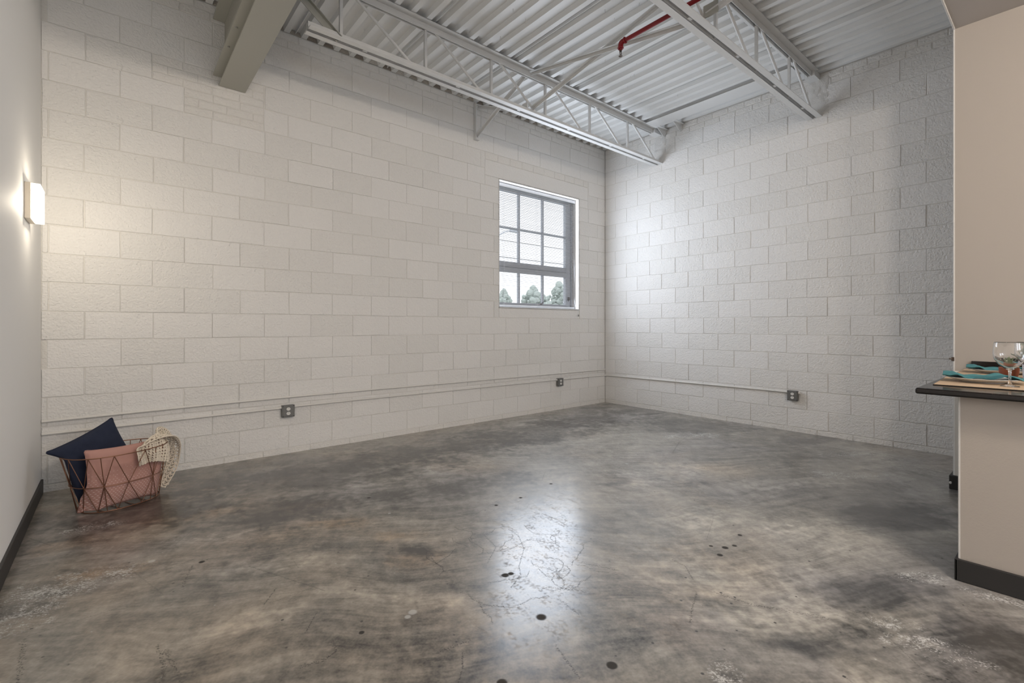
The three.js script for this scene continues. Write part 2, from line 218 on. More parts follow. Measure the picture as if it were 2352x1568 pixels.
function blockwall(group, place, s0, s1, phase, pitch, zones, bricksIn) {
  const J = 0.0022;
  const unit = (name, a, b, y0, y1, mat, ins, dep) => { if (b - a < 0.03 || y1 - y0 < 0.02) return; const q = Math.round((b - a - J) * 200) / 200, m = part(group, name, slabGeo(q, y1 - y0 - J, ins, dep, Math.floor(rnd() * 5)), mat); place(m, (a + b) / 2, (y0 + y1) / 2, rr(-0.0022, 0.0012)); };
  const cut = (a, b, y0, y1) => { let L = [[a, b]]; for (const [za, zb, zy0, zy1] of zones) if (y0 < zy1 - 0.01 && y1 > zy0 + 0.01) L = L.flatMap(([p, q]) => zb <= p || za >= q ? [[p, q]] : [[p, Math.min(q, za)], [Math.max(p, zb), q]].filter(([m, n]) => n - m > 0.02)); return L; };
  for (let k = 0; k < 18; k++) {
    const y0 = BASE + COURSE * k, y1 = y0 + COURSE; let a = s0;
    const js = []; for (let j = phase[k % 2] - 40 * pitch; j < s1; j += pitch) if (j > s0 + 0.03 && j < s1 - 0.03) js.push(j + rr(-0.006, 0.006)); js.push(s1);
    for (const j of js) { for (const [p, q] of cut(a, j, y0, y1)) { const soft = rnd(); unit('block', p, q, y0, y1, rnd() < 0.5 ? M.block : M.blockB, soft < 0.22 ? 0.0014 : soft < 0.6 ? 0.0030 : 0.0044, soft < 0.22 ? 0.0056 : 0.0074); } a = j; }
  }
  for (let a = s0, i = 0; a < s1; i++) { const b = Math.min(s1, a + rr(0.3, 0.45)); unit('base_block', a, b, -0.01, BASE, M.brick, 0.005, 0.008); a = b; }
  for (let r = 0; r < 2; r++) { const y0 = BASE + COURSE * 18 + r * 0.0715; let a = s0; for (let b = s0 + (r ? 0.1 : 0.2); a < s1; b += 0.2) { const e = Math.min(s1, b + rr(-0.008, 0.008)); unit('brick', a, e, y0, y0 + 0.0715, M.brick, 0.006, 0.009); a = e; } }
  for (const [a, b, y0, y1, rows, len] of bricksIn) for (let r = 0; r < rows; r++) { let p = a; for (let q = a + (r % 2 ? len / 2 : len); p < b - 0.01; q += len) { const e = Math.min(b, q); unit('brick', p, e, y0 + (y1 - y0) * r / rows, y0 + (y1 - y0) * (r + 1) / rows, M.brick, 0.005, 0.008); p = e; } }
  return unit;
}
const WIN = [-2.075, -0.583, 1.40, 3.015];
{
  const g = thing('wall_back', 'long white painted concrete block wall with the window', 'wall', [0, 0, 0], 0, null, 'structure');
  const sh = new THREE.Shape([[-6.4, -0.2], [0.25, -0.2], [0.25, 3.9], [-6.4, 3.9]].map(p => new THREE.Vector2(...p)));
  sh.holes.push(new THREE.Path([[WIN[0], WIN[2]], [WIN[0], WIN[3]], [WIN[1], WIN[3]], [WIN[1], WIN[2]]].map(p => new THREE.Vector2(...p))));
  part(g, 'mortar_core', new THREE.ExtrudeGeometry(sh, { depth: 0.2445, bevelEnabled: false }).translate(0, 0, -0.25), M.mortar);
  const unit = blockwall(g, (m, s, y, z) => m.position.set(s, y, z), -6.155, 0, [-4.536, -4.738], 0.3965,
    [[WIN[0], WIN[1], 1.271, WIN[3]], [-2.292, -0.397, 2.897, 3.303], [-5.535, -4.743, 3.100, 3.303], [-5.329, -4.743, 2.897, 3.100]],
    [[-5.535, -4.743, 3.100, 3.3032, 3, 0.2], [-5.329, -4.743, 2.8968, 3.100, 3, 0.2], [-2.292, -0.397, 3.21, 3.3032, 1, 0.2]]);
  unit('sill_block', WIN[0], WIN[1], 1.2712, WIN[2], M.block, 0.004, 0.008);
  unit('lintel', -2.292, -0.397, WIN[3], 3.21, M.block, 0.004, 0.008);
  unit('block', -2.292, WIN[0], 2.8968, WIN[3], M.block, 0.003, 0.008);
  unit('block', WIN[1], -0.397, 2.8968, WIN[3], M.block, 0.003, 0.008);
  part(g, 'reveal', rbx(WIN[1] - 0.012, WIN[1] + 0.006, WIN[2], WIN[3], -0.24, -0.001, 0.004), M.block);
  part(g, 'reveal', rbx(WIN[0] - 0.006, WIN[0] + 0.012, WIN[2], WIN[3], -0.24, -0.001, 0.004), M.block);
  part(g, 'reveal', rbx(WIN[0], WIN[1], WIN[3] - 0.012, WIN[3] + 0.006, -0.24, -0.001, 0.004), M.block);
  part(g, 'sill', rbx(WIN[0], WIN[1], WIN[2] - 0.01, WIN[2] + 0.012, -0.24, 0.004, 0.005), M.block);
}
{
  const g = thing('wall_right', 'white painted concrete block wall to the right of the corner', 'wall', [0, 0, 0], 0, null, 'structure');
  part(g, 'mortar_core', bx(0.0055, 0.25, -0.2, 3.9, 0, 4.2), M.mortar);
  blockwall(g, (m, s, y, z) => { m.position.set(-z, y, s); m.rotation.y = -Math.PI / 2; }, 0.0, 4.08, [0.194, 0.398], 0.3955, [], []);
}
{
  const g = scene.getObjectByName('wall_right');
  for (const [z0, w, y0, h] of [[2.77, 0.21, 3.37, 0.46], [0.86, 0.20, 3.37, 0.42]]) {
    const geo = new THREE.PlaneGeometry(w, h, 14, 26), p = geo.attributes.position;
    for (let i = 0; i < p.count; i++) { const x = p.getX(i), y = p.getY(i), e = Math.min(1 - Math.abs(x) * 2 / w, 1 - Math.abs(y) * 2 / h), k = smooth(0, 0.3, e); p.setX(i, x + 0.02 * (fbm(y * 16 + z0, 3, 2) - 0.5)); p.setZ(i, -0.004 + k * (0.005 + 0.02 * (fbm(x * 34 + z0 * 9, y * 34, 3) - 0.35))); }
    geo.computeVertexNormals(); part(g, 'mortar_patch', geo, M.brick, [-0.001, y0 + h / 2, z0 + w / 2], [0, -Math.PI / 2, 0]);
  }
}
solo('wall_left', bx(-6.4, -6.155, -0.2, 3.9, 0.002, 8.75), M.drywall, 'smooth white drywall partition carrying the wall sconce', 'wall', 'structure');
solo('baseboard_left', [rbx(-6.156, -6.142, 0.001, 0.096, 0.004, 8.4, 0.004)], M.rubber, 'black vinyl baseboard along the smooth white partition', 'baseboard', 'structure');

// ------------------------------------------------------------------ roof deck
{
  const g = thing('ceiling', 'white corrugated steel roof deck with screw points sticking through', 'ceiling', [0, 0, 0], 0, null, 'structure');
  const P = 0.1507, X0 = -4.405, D = 0.040;
  for (let s = -2; s < 5; s++) {                            // one sheet is six flutes wide
    const xa = Math.max(-6.155, X0 + P * (6 * s - 0.5)), xb = Math.min(-0.002, X0 + P * (6 * s + 5.5)); if (xb - xa < 0.03) continue;
    const xs = [[xa, 1]];
    for (let k = -1; k < 7; k++) { const c = X0 + P * (6 * s + k); for (const [o, up] of [[-0.038, 1], [-0.024, 0], [0.024, 0], [0.038, 1]]) if (c + o > xa + 0.002 && c + o < xb - 0.002) xs.push([c + o, up]); }
    xs.push([xb, 1]);
    const pos = [], idx = []; const seam = s > -2 ? 0.0015 : 0;
    const sections = [];
    for (let i = 0; i < xs.length - 1; i++) { const [x0, u0] = xs[i], [x1, u1] = xs[i + 1]; sections.push([x0, DECK + D * u0, x1, DECK + D * u1]); }
    const v = []; const Z0 = 0.0, Z1 = 4.085;
    const strip = (x0, y0, x1, y1, a, b) => v.push(x0, y0, a, x1, y1, a, x1, y1, b, x0, y0, a, x1, y1, b, x0, y0, b);
    const SA = -0.450, SB = -0.409;                          // the deck stops short here and leaves an open slot between the joists
    for (const [x0, y0, x1, y1] of sections) {
      const at = x => y0 + (y1 - y0) * (x - x0) / (x1 - x0);
      for (const [a, b] of [[x0, Math.min(x1, SA)], [Math.max(x0, SB), x1]]) if (b - a > 1e-6) strip(a, at(a), b, at(b), Z0, Z1);
      const a = Math.max(x0, SA), b = Math.min(x1, SB); if (b - a > 1e-6) { strip(a, at(a), b, at(b), Z0, 1.005); strip(a, at(a), b, at(b), 2.76, Z1); }
    }
    const geo = new THREE.BufferGeometry(); geo.setAttribute('position', new THREE.Float32BufferAttribute(v, 3)); geo.computeVertexNormals();
    geo.setAttribute('uv', new THREE.Float32BufferAttribute(new Float32Array(v.length / 3 * 2), 2));
    const lap = s > -2 ? [bx(xa - 0.002, xa + 0.002, DECK + 0.012, DECK + D, Z0, Z1), bx(xa + 0.010, xa + 0.0125, DECK + 0.026, DECK + D, Z0, Z1)] : [];
    part(g, 'deck_sheet', [geo, ...lap], M.deck);
  }
  const shut = [0, 1, 2].map(v => slabGeo(0.098, 0.038, 0.004, 0.004, v)), dirt = [std([0.34, 0.31, 0.27], 0.95, { bumpMap: wallBump, bumpScale: 0.01 }), std([0.48, 0.45, 0.41], 0.95, { bumpMap: wallBump, bumpScale: 0.01 }), std([0.22, 0.19, 0.16], 0.95, { bumpMap: wallBump, bumpScale: 0.01 })];
  for (let k = -11; k < 29; k++) { const x = X0 + P * (k + 0.5); if (x < -6.1 || x > -0.06) continue; part(g, 'flute_closure', shut[Math.floor(rnd() * 3)], dirt[Math.floor(rnd() * 3)], [x, DECK + 0.0195, 0.006 + rr(0, 0.012)], [rr(-0.2, 0.2), 0, rr(-0.05, 0.05)]); }
  const scr = new THREE.CylinderGeometry(0.0026, 0.0014, 0.038, 5);
  for (let i = 0; i < 90; i++) { const c = X0 + P * Math.floor(rr(2, 28)), x = c + rr(0.045, 0.10), z = 0.35 + rr(0, 3.6); if (x > -0.1) continue; part(g, 'screw', scr, M.steel, [x, DECK + D - 0.019, z], [rr(-0.08, 0.08), 0, rr(-0.08, 0.08)]); }
  part(g, 'roof_slab', [bx(-6.4, -0.47, 3.9, 4.25, -0.25, 4.2), bx(-0.39, 0.25, 3.9, 4.25, -0.25, 4.2), bx(-0.47, -0.39, 4.2, 4.25, -0.25, 4.2), bx(-0.47, -0.39, 3.9, 4.2, -0.25, 0.0), bx(-0.47, -0.39, 3.9, 4.2, 4.1, 4.2)], M.roof);
}

const CT = 0.875;                                  // counter height
// ------------------------------------------------------------------ kitchen side: furred wall, dropped ceiling, rear wall
{
  const g = thing('wall_kitchen', 'beige drywall rising beside the breakfast counter', 'wall', [0, 0, 0], 0, null, 'structure');
  part(g, 'drywall', bx(-1.15, 0.25, -0.2, 3.9, 4.085, 8.75), M.greige);
  part(g, 'corner_bead', rbx(-1.1545, -1.146, 0, 3.29, 4.079, 4.0885, 0.003), M.bead);
}
solo('white_strip', [rbx(-1.166, -1.1515, 0.099, CT - 0.03, 4.087, 4.298, 0.002)], M.white, 'narrow white strip added over the beige wall under the counter', 'panel');  // white strip added so the wall foot reads brighter below the counter
solo('baseboard_kitchen', [rbx(-1.180, -1.152, 0.001, 0.098, 4.06, 4.284, 0.004), rbx(-1.164, -0.02, 0.001, 0.098, 4.06, 4.083, 0.004)], M.rubber, 'black vinyl baseboard at the foot of the beige wall', 'baseboard', 'structure');
{
  const g = thing('ceiling_kitchen', 'smooth dropped ceiling over the kitchen side', 'ceiling', [0, 0, 0], 0, null, 'structure');
  part(g, 'drywall', bx(-6.155, -1.15, 3.29, 3.9, 4.085, 8.75), M.soffit);
  part(g, 'corner_bead', rbx(-6.155, -1.15, 3.284, 3.296, 4.079, 4.091, 0.004), M.bead);
}
const REAR = [[-5.9, -4.8], [-4.4, -3.3]];
{
  const sh = new THREE.Shape([[-6.4, -0.2], [-1.0, -0.2], [-1.0, 3.9], [-6.4, 3.9]].map(p => new THREE.Vector2(...p)));
  for (const [a, b] of REAR) sh.holes.push(new THREE.Path([[a, 1.2], [a, 2.4], [b, 2.4], [b, 1.2]].map(p => new THREE.Vector2(...p))));
  solo('wall_front', new THREE.ExtrudeGeometry(sh, { depth: 0.25, bevelEnabled: false }).translate(0, 0, 8.5), M.drywall, 'white rear wall with two windows behind the camera', 'wall', 'structure');
  REAR.forEach(([a, b], i) => {
    const g = thing('window_' + (i + 2), ['rear window nearer the white partition', 'rear window nearer the kitchen wall'][i], 'window', [(a + b) / 2, 1.2, 8.62], 0, null, 'structure');
    const w = (b - a) / 2;
    part(g, 'frame', [bx(-w, w, 0, 0.05, -0.03, 0.03), bx(-w, w, 1.15, 1.2, -0.03, 0.03), bx(-w, -w + 0.05, 0.05, 1.15, -0.03, 0.03), bx(w - 0.05, w, 0.05, 1.15, -0.03, 0.03), bx(-0.02, 0.02, 0.05, 1.15, -0.02, 0.02)], M.winframe);
    for (const s of [-1, 1]) part(g, 'pane', new THREE.PlaneGeometry(w - 0.07, 1.1), M.pane, [s * (w / 2 - 0.015), 0.6, 0]);
  });
}

// ------------------------------------------------------------------ window with blind
{
  const g = thing('window_1', 'grey steel framed window in the block wall', 'window', [-1.329, 1.40, -0.17], 0, null, 'structure');
  const X = x => x + 1.329, Y = y => y - 1.40;
  part(g, 'frame', [bx(X(-2.07), X(-2.03), 0.01, 1.61, -0.025, 0.025), bx(X(-0.715), X(-0.675), 0.01, 1.61, -0.025, 0.025), bx(X(-0.675), X(-0.60), 0.01, 1.61, -0.01, 0.02), bx(X(-0.615), X(-0.59), 0.01, 1.61, -0.025, 0.04), bx(X(-2.03), X(-0.715), 1.54, 1.61, -0.025, 0.025), bx(X(-2.03), X(-0.715), 0.01, 0.075, -0.025, 0.025)], M.winframe);
  part(g, 'meeting_rail', [bx(X(-2.03), X(-0.715), Y(1.875), Y(1.94), -0.02, 0.03), bx(X(-2.03), X(-0.715), Y(1.945), Y(2.015), -0.025, 0.022)], M.winframe);
  for (const x of [-1.605, -1.165]) { part(g, 'muntin', rbx(X(x) - 0.013, X(x) + 0.013, Y(2.015), 1.54, -0.02, 0.02, 0.003), M.winframe); part(g, 'muntin', rbx(X(x) - 0.013, X(x) + 0.013, 0.075, Y(1.875), -0.02, 0.02, 0.003), M.winframe); }
  part(g, 'muntin', rbx(X(-2.03), X(-0.715), Y(2.452), Y(2.474), -0.018, 0.018, 0.003), M.winframe);
  const cols = [[-2.03, -1.618], [-1.592, -1.178], [-1.152, -0.715]], rows = [[0.075, Y(1.875)], [Y(2.015), Y(2.452)], [Y(2.474), 1.54]];
  for (const [a, b] of cols) for (const [c, d] of rows) part(g, 'pane', new THREE.PlaneGeometry(b - a, d - c), M.pane, [X((a + b) / 2), (c + d) / 2, 0]);
  const l1 = part(g, 'latch', [rbx(-0.02, 0.02, 0.068, 0.082, 0.025, 0.045, 0.003), rod(V(0, 0.075, 0.04), V(0.035, 0.105, 0.05), 0.005)], M.bronze, [0.11, 0, 0]);
  part(g, 'latch', [rbx(-0.012, 0.012, 0.14, 0.19, 0.02, 0.045, 0.003), rod(V(0, 0.165, 0.04), V(-0.03, 0.13, 0.055), 0.005)], M.bronze, [X(-0.66), 0, 0]);
}
{
  const g = thing('venetian_blind', 'white slatted blind with open slats hanging in the window', 'blind', [-1.329, 1.40, -0.085]);
  part(g, 'headrail', rbx(-0.728, 0.728, 1.555, 1.598, -0.02, 0.02, 0.004), M.slat);
  const pts = []; for (let i = 0; i <= 4; i++) { const t = i / 4 - 0.5; pts.push([t * 0.025, 0.0022 * (1 - 4 * t * t)]); }
  const v = []; for (let i = 0; i < 4; i++) { const [z0, y0] = pts[i], [z1, y1] = pts[i + 1]; v.push(-0.722, y0, z0, -0.722, y1, z1, 0.722, y1, z1, -0.722, y0, z0, 0.722, y1, z1, 0.722, y0, z0); }
  const sg = new THREE.BufferGeometry(); sg.setAttribute('position', new THREE.Float32BufferAttribute(v, 3)); sg.computeVertexNormals(); sg.setAttribute('uv', new THREE.Float32BufferAttribute(new Float32Array(v.length / 3 * 2), 2));
  for (let y = 1.538; y > 0.06; y -= 0.0215) part(g, 'slat', sg, M.slat, [0, y, 0], [rr(-0.03, 0.03), 0, rr(-0.0006, 0.0006)]);
  part(g, 'bottom_rail', rbx(-0.722, 0.722, 0.022, 0.040, -0.013, 0.013, 0.004), M.slat);
  for (const x of [-0.6, -0.02, 0.6]) for (const z of [-0.013, 0.013]) part(g, 'ladder_cord', rod(V(x, 0.035, z), V(x, 1.56, z), 0.0012, 5), M.slat);
  part(g, 'pull_cord', tube([V(0.70, 1.56, 0.024), V(0.703, 0.6, 0.026), V(0.707, 0.05, 0.045), V(0.709, 0.015, 0.094), V(0.712, -0.06, 0.102)], 0.002, 40, 5), M.slat);
  part(g, 'cord_tassel', lathe([[0, 0.03], [0.004, 0.028], [0.009, 0.0], [0, -0.002]], 10), M.boxgrey, [0.712, -0.092, 0.102]);
}

// ------------------------------------------------------------------ steel: beam, joists, braces
{
  const g = thing('roof_beam', 'grey painted steel beam meeting the block wall overhead', 'beam', [-5.04, 3.19, 0.004]);
  const L = 4.08;
  part(g, 'bottom_flange', bx(-0.09, 0.09, 0.075, 0.09, 0, L), M.beam);
  part(g, 'web', bx(-0.006, 0.006, 0.09, 0.545, 0, L), M.beam);
  part(g, 'top_flange', bx(-0.09, 0.09, 0.545, 0.56, 0, L), M.beam);
  part(g, 'cover_plate', [bx(-0.049, 0.149, 0, 0.012, 0, L)], M.beam);
  part(g, 'spacer', bx(0.0, 0.07, 0.012, 0.075, 0, L), M.beam);
  for (const z of [0.55, 0.85, 1.6]) part(g, 'bolt', new THREE.CylinderGeometry(0.009, 0.009, 0.01, 6), M.beam, [-0.065, 0.071, z]);
  for (const z of [0.93, 2.84]) part(g, 'joist_seat', bx(-0.06, 0.09, 0.56, 0.652, z - 0.074, z + 0.066), M.beam);
}
function joist(z, label) {
  const g = thing('bar_joist', label, 'joist', [0, 3.395, z], 0, 'open web roof joists');
  const x0 = -4.65, x1 = 0.0, T = 0.4485;
  for (const s of [-1, 1]) {
    const f = (a, b) => s > 0 ? [a, b] : [-b, -a];
    part(g, 'bottom_chord_angle', [rbx(x0, x1, 0, 0.0065, ...f(0.0125, 0.072), 0.002, 1), rbx(x0, x1, 0, 0.06, ...f(0.0125, 0.019), 0.002, 1)], M.steel);
    part(g, 'top_chord_angle', [rbx(-4.97, -0.12, T, T + 0.0065, ...f(0.0125, 0.074), 0.002, 1), rbx(-4.97, -0.12, T - 0.055, T, ...f(0.0125, 0.019), 0.002, 1)], M.steel);
  }
  const xs = [-4.397, -3.645, -2.91, -2.17, -1.439, -0.70];
  xs.forEach((x, i) => {
    part(g, 'web_post', bar(V(x, 0.012, 0), V(x, T - 0.005, 0), [[-0.012, 0.012, -0.011, 0.011]], V(0, 0, 1)), M.steel);
    const b = i < 5 ? xs[i + 1] - 0.11 : -0.06;
    part(g, 'web_diagonal', rod(V(x + 0.07, T - 0.01, 0), V(b, 0.03, 0), 0.0125, 10), M.steel);
  });
  part(g, 'end_strut', bar(V(-4.93, T - 0.01, 0), V(-4.40, 0.03, 0), [[-0.032, 0.032, 0, 0.006], [-0.003, 0.003, -0.05, 0]]), M.beam);
  for (const x of [-4.2, -3.3, -2.55, -1.8, -1.05, -0.35]) part(g, 'filler_plate', bx(-0.02, 0.02, 0.004, 0.05, -0.0125, 0.0125), M.steel, [x, 0, 0]);
  part(g, 'wall_seat', bx(-0.16, 0, T - 0.055, T + 0.004, -0.05, 0.05), M.steel);
  return g;
}
joist(0.93, 'white open web steel joist nearer the window wall');
joist(2.84, 'white open web steel joist farther from the window, above the sprinkler pipe');
const ANG = [[-0.016, 0.016, -0.002, 0.002], [0.012, 0.016, -0.030, 0.002]];
{
  const g = thing('wall_brace', 'white angle iron brace fixed to the block wall above the window', 'brace', [-2.44, 3.40, 0.003]);
  part(g, 'upright', [bx(-0.02, 0.02, 0, 0.44, 0, 0.005), bx(-0.02, -0.015, 0, 0.44, 0.005, 0.045)], M.steel);
  part(g, 'foot', bx(-0.02, 0.035, -0.004, 0.0, 0, 0.045), M.steel);
  part(g, 'strut', bar(V(0.01, 0.41, 0.03), V(0.02, 0.06, 0.90), ANG), M.steel);
  part(g, 'strut', bar(V(-0.005, 0.05, 0.02), V(-0.005, 0.42, 0.90), ANG), M.steel);
  part(g, 'gusset', bx(-0.004, 0.004, 0.03, 0.12, 0.86, 0.94), M.steel);
}
{
  const g = thing('cross_brace', 'pair of crossed steel angle braces between the two joists', 'brace', [-2.43, 3.40, 0.98]);
  part(g, 'strut', bar(V(0.0, 0.42, 0), V(-0.06, 0.03, 1.81), ANG), M.steel);
  part(g, 'strut', bar(V(0.02, 0.06, 0), V(0.02, 0.42, 1.81), ANG), M.steel);
}
{
  const g = thing('cross_brace', 'short steel brace rising from the joist nearer the camera', 'brace', [-2.43, 3.40, 2.9]);
  part(g, 'strut', bar(V(0, 0.06, 0), V(0, 0.27, 1.175), ANG), M.steel);
  part(g, 'gusset', bx(-0.004, 0.004, 0.03, 0.12, -0.02, 0.09), M.beam);
}
{
  const g = thing('closure_panel', 'flat white sheet metal panel under the deck along the wall top', 'panel', [-0.29, 3.835, 1.005]);
  part(g, 'panel', [rbx(-0.12, 0.12, 0, 0.004, 0, 1.755, 0.0015, 1), bx(0.117, 0.12, 0.004, 0.014, 0, 1.755)], M.deck);
  for (const z of [0.03, 0.27]) { const s = new THREE.Shape([new THREE.Vector2(0, 0), new THREE.Vector2(0.2, 0), new THREE.Vector2(0.2, -0.09), new THREE.Vector2(0.16, -0.09)]); part(g, 'bracket', [new THREE.ExtrudeGeometry(s, { depth: 0.004, bevelEnabled: false }), bx(0.0, 0.2, -0.005, 0, 0, 0.05)], M.deck, [0.085, 0, z]); }
}
{
  const g = thing('sprinkler_pipe', 'red sprinkler pipe ending in an elbow and sprinkler head', 'sprinkler', [-2.59, 3.482, 2.252]);
  part(g, 'pipe', new THREE.CylinderGeometry(0.0165, 0.0165, 1.79, 16).rotateX(Math.PI / 2).translate(0, 0, 0.04 + 0.895), M.red);
  part(g, 'elbow', [tube([V(0, 0, 0.045), V(0, -0.002, 0.015), V(0, -0.012, 0.004), V(0, -0.045, 0)], 0.021, 20, 14), new THREE.TorusGeometry(0.021, 0.0055, 8, 18).translate(0, 0, 0.045), new THREE.TorusGeometry(0.021, 0.0055, 8, 18).rotateX(Math.PI / 2).translate(0, -0.045, 0), new THREE.CylinderGeometry(0.016, 0.013, 0.016, 8).translate(0, -0.055, 0)], M.red);
  part(g, 'sprinkler_head', [new THREE.CylinderGeometry(0.010, 0.010, 0.012, 8).translate(0, -0.068, 0), tube([V(0.009, -0.07, 0), V(0.013, -0.085, 0), V(0.004, -0.104, 0)], 0.0025, 10, 6), tube([V(-0.009, -0.07, 0), V(-0.013, -0.085, 0), V(-0.004, -0.104, 0)], 0.0025, 10, 6), rod(V(0, -0.072, 0), V(0, -0.10, 0), 0.0022, 6)], M.bronze);
  part(g, 'deflector', lathe([[0, -0.104], [0.006, -0.104], [0.016, -0.109], [0.016, -0.111], [0.004, -0.108], [0, -0.108]], 14), M.bronze);
}

// ------------------------------------------------------------------ conduits and outlets
function conduit(label, pts, straps, axis) {
  const g = thing('conduit', label, 'conduit', [0, 0, 0], 0, 'conduits on the block walls');
  part(g, 'pipe', tube(pts.map(p => V(...p)), 0.0098, pts.length * 12, 10), M.conduit);
  for (const [x, y, z] of straps) {
    const s = axis === 'x' ? [new THREE.TorusGeometry(0.0105, 0.0022, 6, 12).rotateY(Math.PI / 2).translate(x, y, z), bx(x - 0.009, x + 0.009, y - 0.032, y - 0.01, z - 0.012, z - 0.009)] : [new THREE.TorusGeometry(0.0105, 0.0022, 6, 12).translate(x, y, z), bx(x + 0.009, x + 0.012, y - 0.032, y - 0.01, z - 0.009, z + 0.009)];
    part(g, 'strap', s, M.conduit);
  }
}
conduit('upper painted conduit running the whole length of the window wall', [[-6.15, 0.499, 0.0125], [-4.6, 0.516, 0.0125], [-2.5, 0.512, 0.0125], [-0.004, 0.504, 0.0125]], [[-5.87, 0.503, 0.0125], [-5.2, 0.511, 0.0125], [-4.1, 0.516, 0.0125], [-3.0, 0.513, 0.0125], [-1.9, 0.510, 0.0125], [-0.5, 0.506, 0.0125]], 'x');
conduit('lower painted conduit from the white partition to the first outlet box', [[-6.15, 0.409, 0.0125], [-5.5, 0.414, 0.0125], [-4.9, 0.42, 0.0125], [-4.60, 0.422, 0.016]], [[-5.86, 0.411, 0.0125], [-5.0, 0.419, 0.0125]], 'x');
conduit('lower painted conduit between the two outlet boxes of the window wall', [[-4.50, 0.427, 0.016], [-4.0, 0.428, 0.0125], [-2.5, 0.425, 0.0125], [-1.074, 0.423, 0.016]], [[-4.2, 0.428, 0.0125], [-3.2, 0.427, 0.0125], [-2.2, 0.425, 0.0125]], 'x');
conduit('short painted conduit from the corner outlet box round into the corner', [[-0.945, 0.421, 0.016], [-0.6, 0.419, 0.0125], [-0.12, 0.416, 0.0125], [-0.04, 0.416, 0.020], [-0.014, 0.4165, 0.06], [-0.0125, 0.417, 0.12]], [[-0.5, 0.418, 0.0125]], 'x');
conduit('painted conduit along the right block wall up to its outlet box', [[-0.0125, 0.417, 0.12], [-0.0125, 0.422, 0.7], [-0.0125, 0.428, 1.6], [-0.0125, 0.432, 2.3], [-0.016, 0.432, 2.585]], [[-0.0125, 0.419, 0.4], [-0.0125, 0.425, 1.2], [-0.0125, 0.4305, 2.0]], 'z');
const slotMat = M.dark;
function outlet(label, pos, turn) {
  const g = thing('outlet_box', label, 'outlet', pos, turn, 'surface outlet boxes');
  part(g, 'box', rbx(-0.053, 0.053, 0, 0.108, 0.002, 0.036, 0.006), M.boxgrey);
  part(g, 'cover_plate', [rbx(-0.0545, 0.0545, -0.001, 0.109, 0.036, 0.040, 0.0018), rbx(-0.047, 0.047, 0.006, 0.102, 0.038, 0.044, 0.003)], M.boxgrey);
  for (const y of [0.034, 0.074]) {
    const r = part(g, 'receptacle', [new THREE.CylinderGeometry(0.0165, 0.0165, 0.004, 20).rotateX(Math.PI / 2).scale(1, 0.86, 1)], M.white, [0, y, 0.045]);
    part(r, 'slots', [bx(-0.0075, -0.005, -0.005, 0.003, 0.0018, 0.0024), bx(0.005, 0.0075, -0.005, 0.003, 0.0018, 0.0024), new THREE.CylinderGeometry(0.0026, 0.0026, 0.0012, 8).rotateX(Math.PI / 2).translate(0, 0.0085, 0.0018)], slotMat);
  }
  for (const [x, y] of [[-0.045, 0.1], [0.045, 0.1], [-0.045, 0.008], [0.045, 0.008]]) part(g, 'cover_screw', new THREE.CylinderGeometry(0.004, 0.004, 0.004, 8).rotateX(Math.PI / 2), M.rubber, [x, y, 0.0425]);
  for (const s of [-1, 1]) part(g, 'conduit_connector', new THREE.CylinderGeometry(0.0135, 0.0135, 0.022, 10).rotateZ(Math.PI / 2), M.conduit, [s * 0.061, 0.088, 0.017]);
}
outlet('grey outlet box on the window wall, the larger one near the wire basket', [-4.55, 0.338, 0], 0);
outlet('grey outlet box below the window near the corner', [-1.01, 0.333, 0], 0);
outlet('grey outlet box on the right block wall', [0, 0.345, 2.637], -Math.PI / 2);

// ------------------------------------------------------------------ sconce
{
  const g = thing('wall_sconce', 'lit rectangular wall sconce with white diffuser and nickel back', 'lamp', [-6.155, 1.782, 0.692]);
  part(g, 'back_box', rbx(0.0, 0.026, 0, 0.208, -0.104, 0.104, 0.002), M.nickel);
  part(g, 'lamp_diffuser', rbx(0.026, 0.067, 0.002, 0.206, -0.102, 0.102, 0.004), new THREE.MeshStandardMaterial({ color: lin(0.8, 0.78, 0.72), roughness: 0.4, emissive: lin(1.0, 0.93, 0.80), emissiveIntensity: 2.2 }));
  const l = new THREE.PointLight(lin(1.0, 0.88, 0.70), 1.0, 0, 2); l.position.set(0.048, 0.104, 0); l.castShadow = true; l.shadow.radius = 2; g.add(l); l.name = 'sconce_light';
}

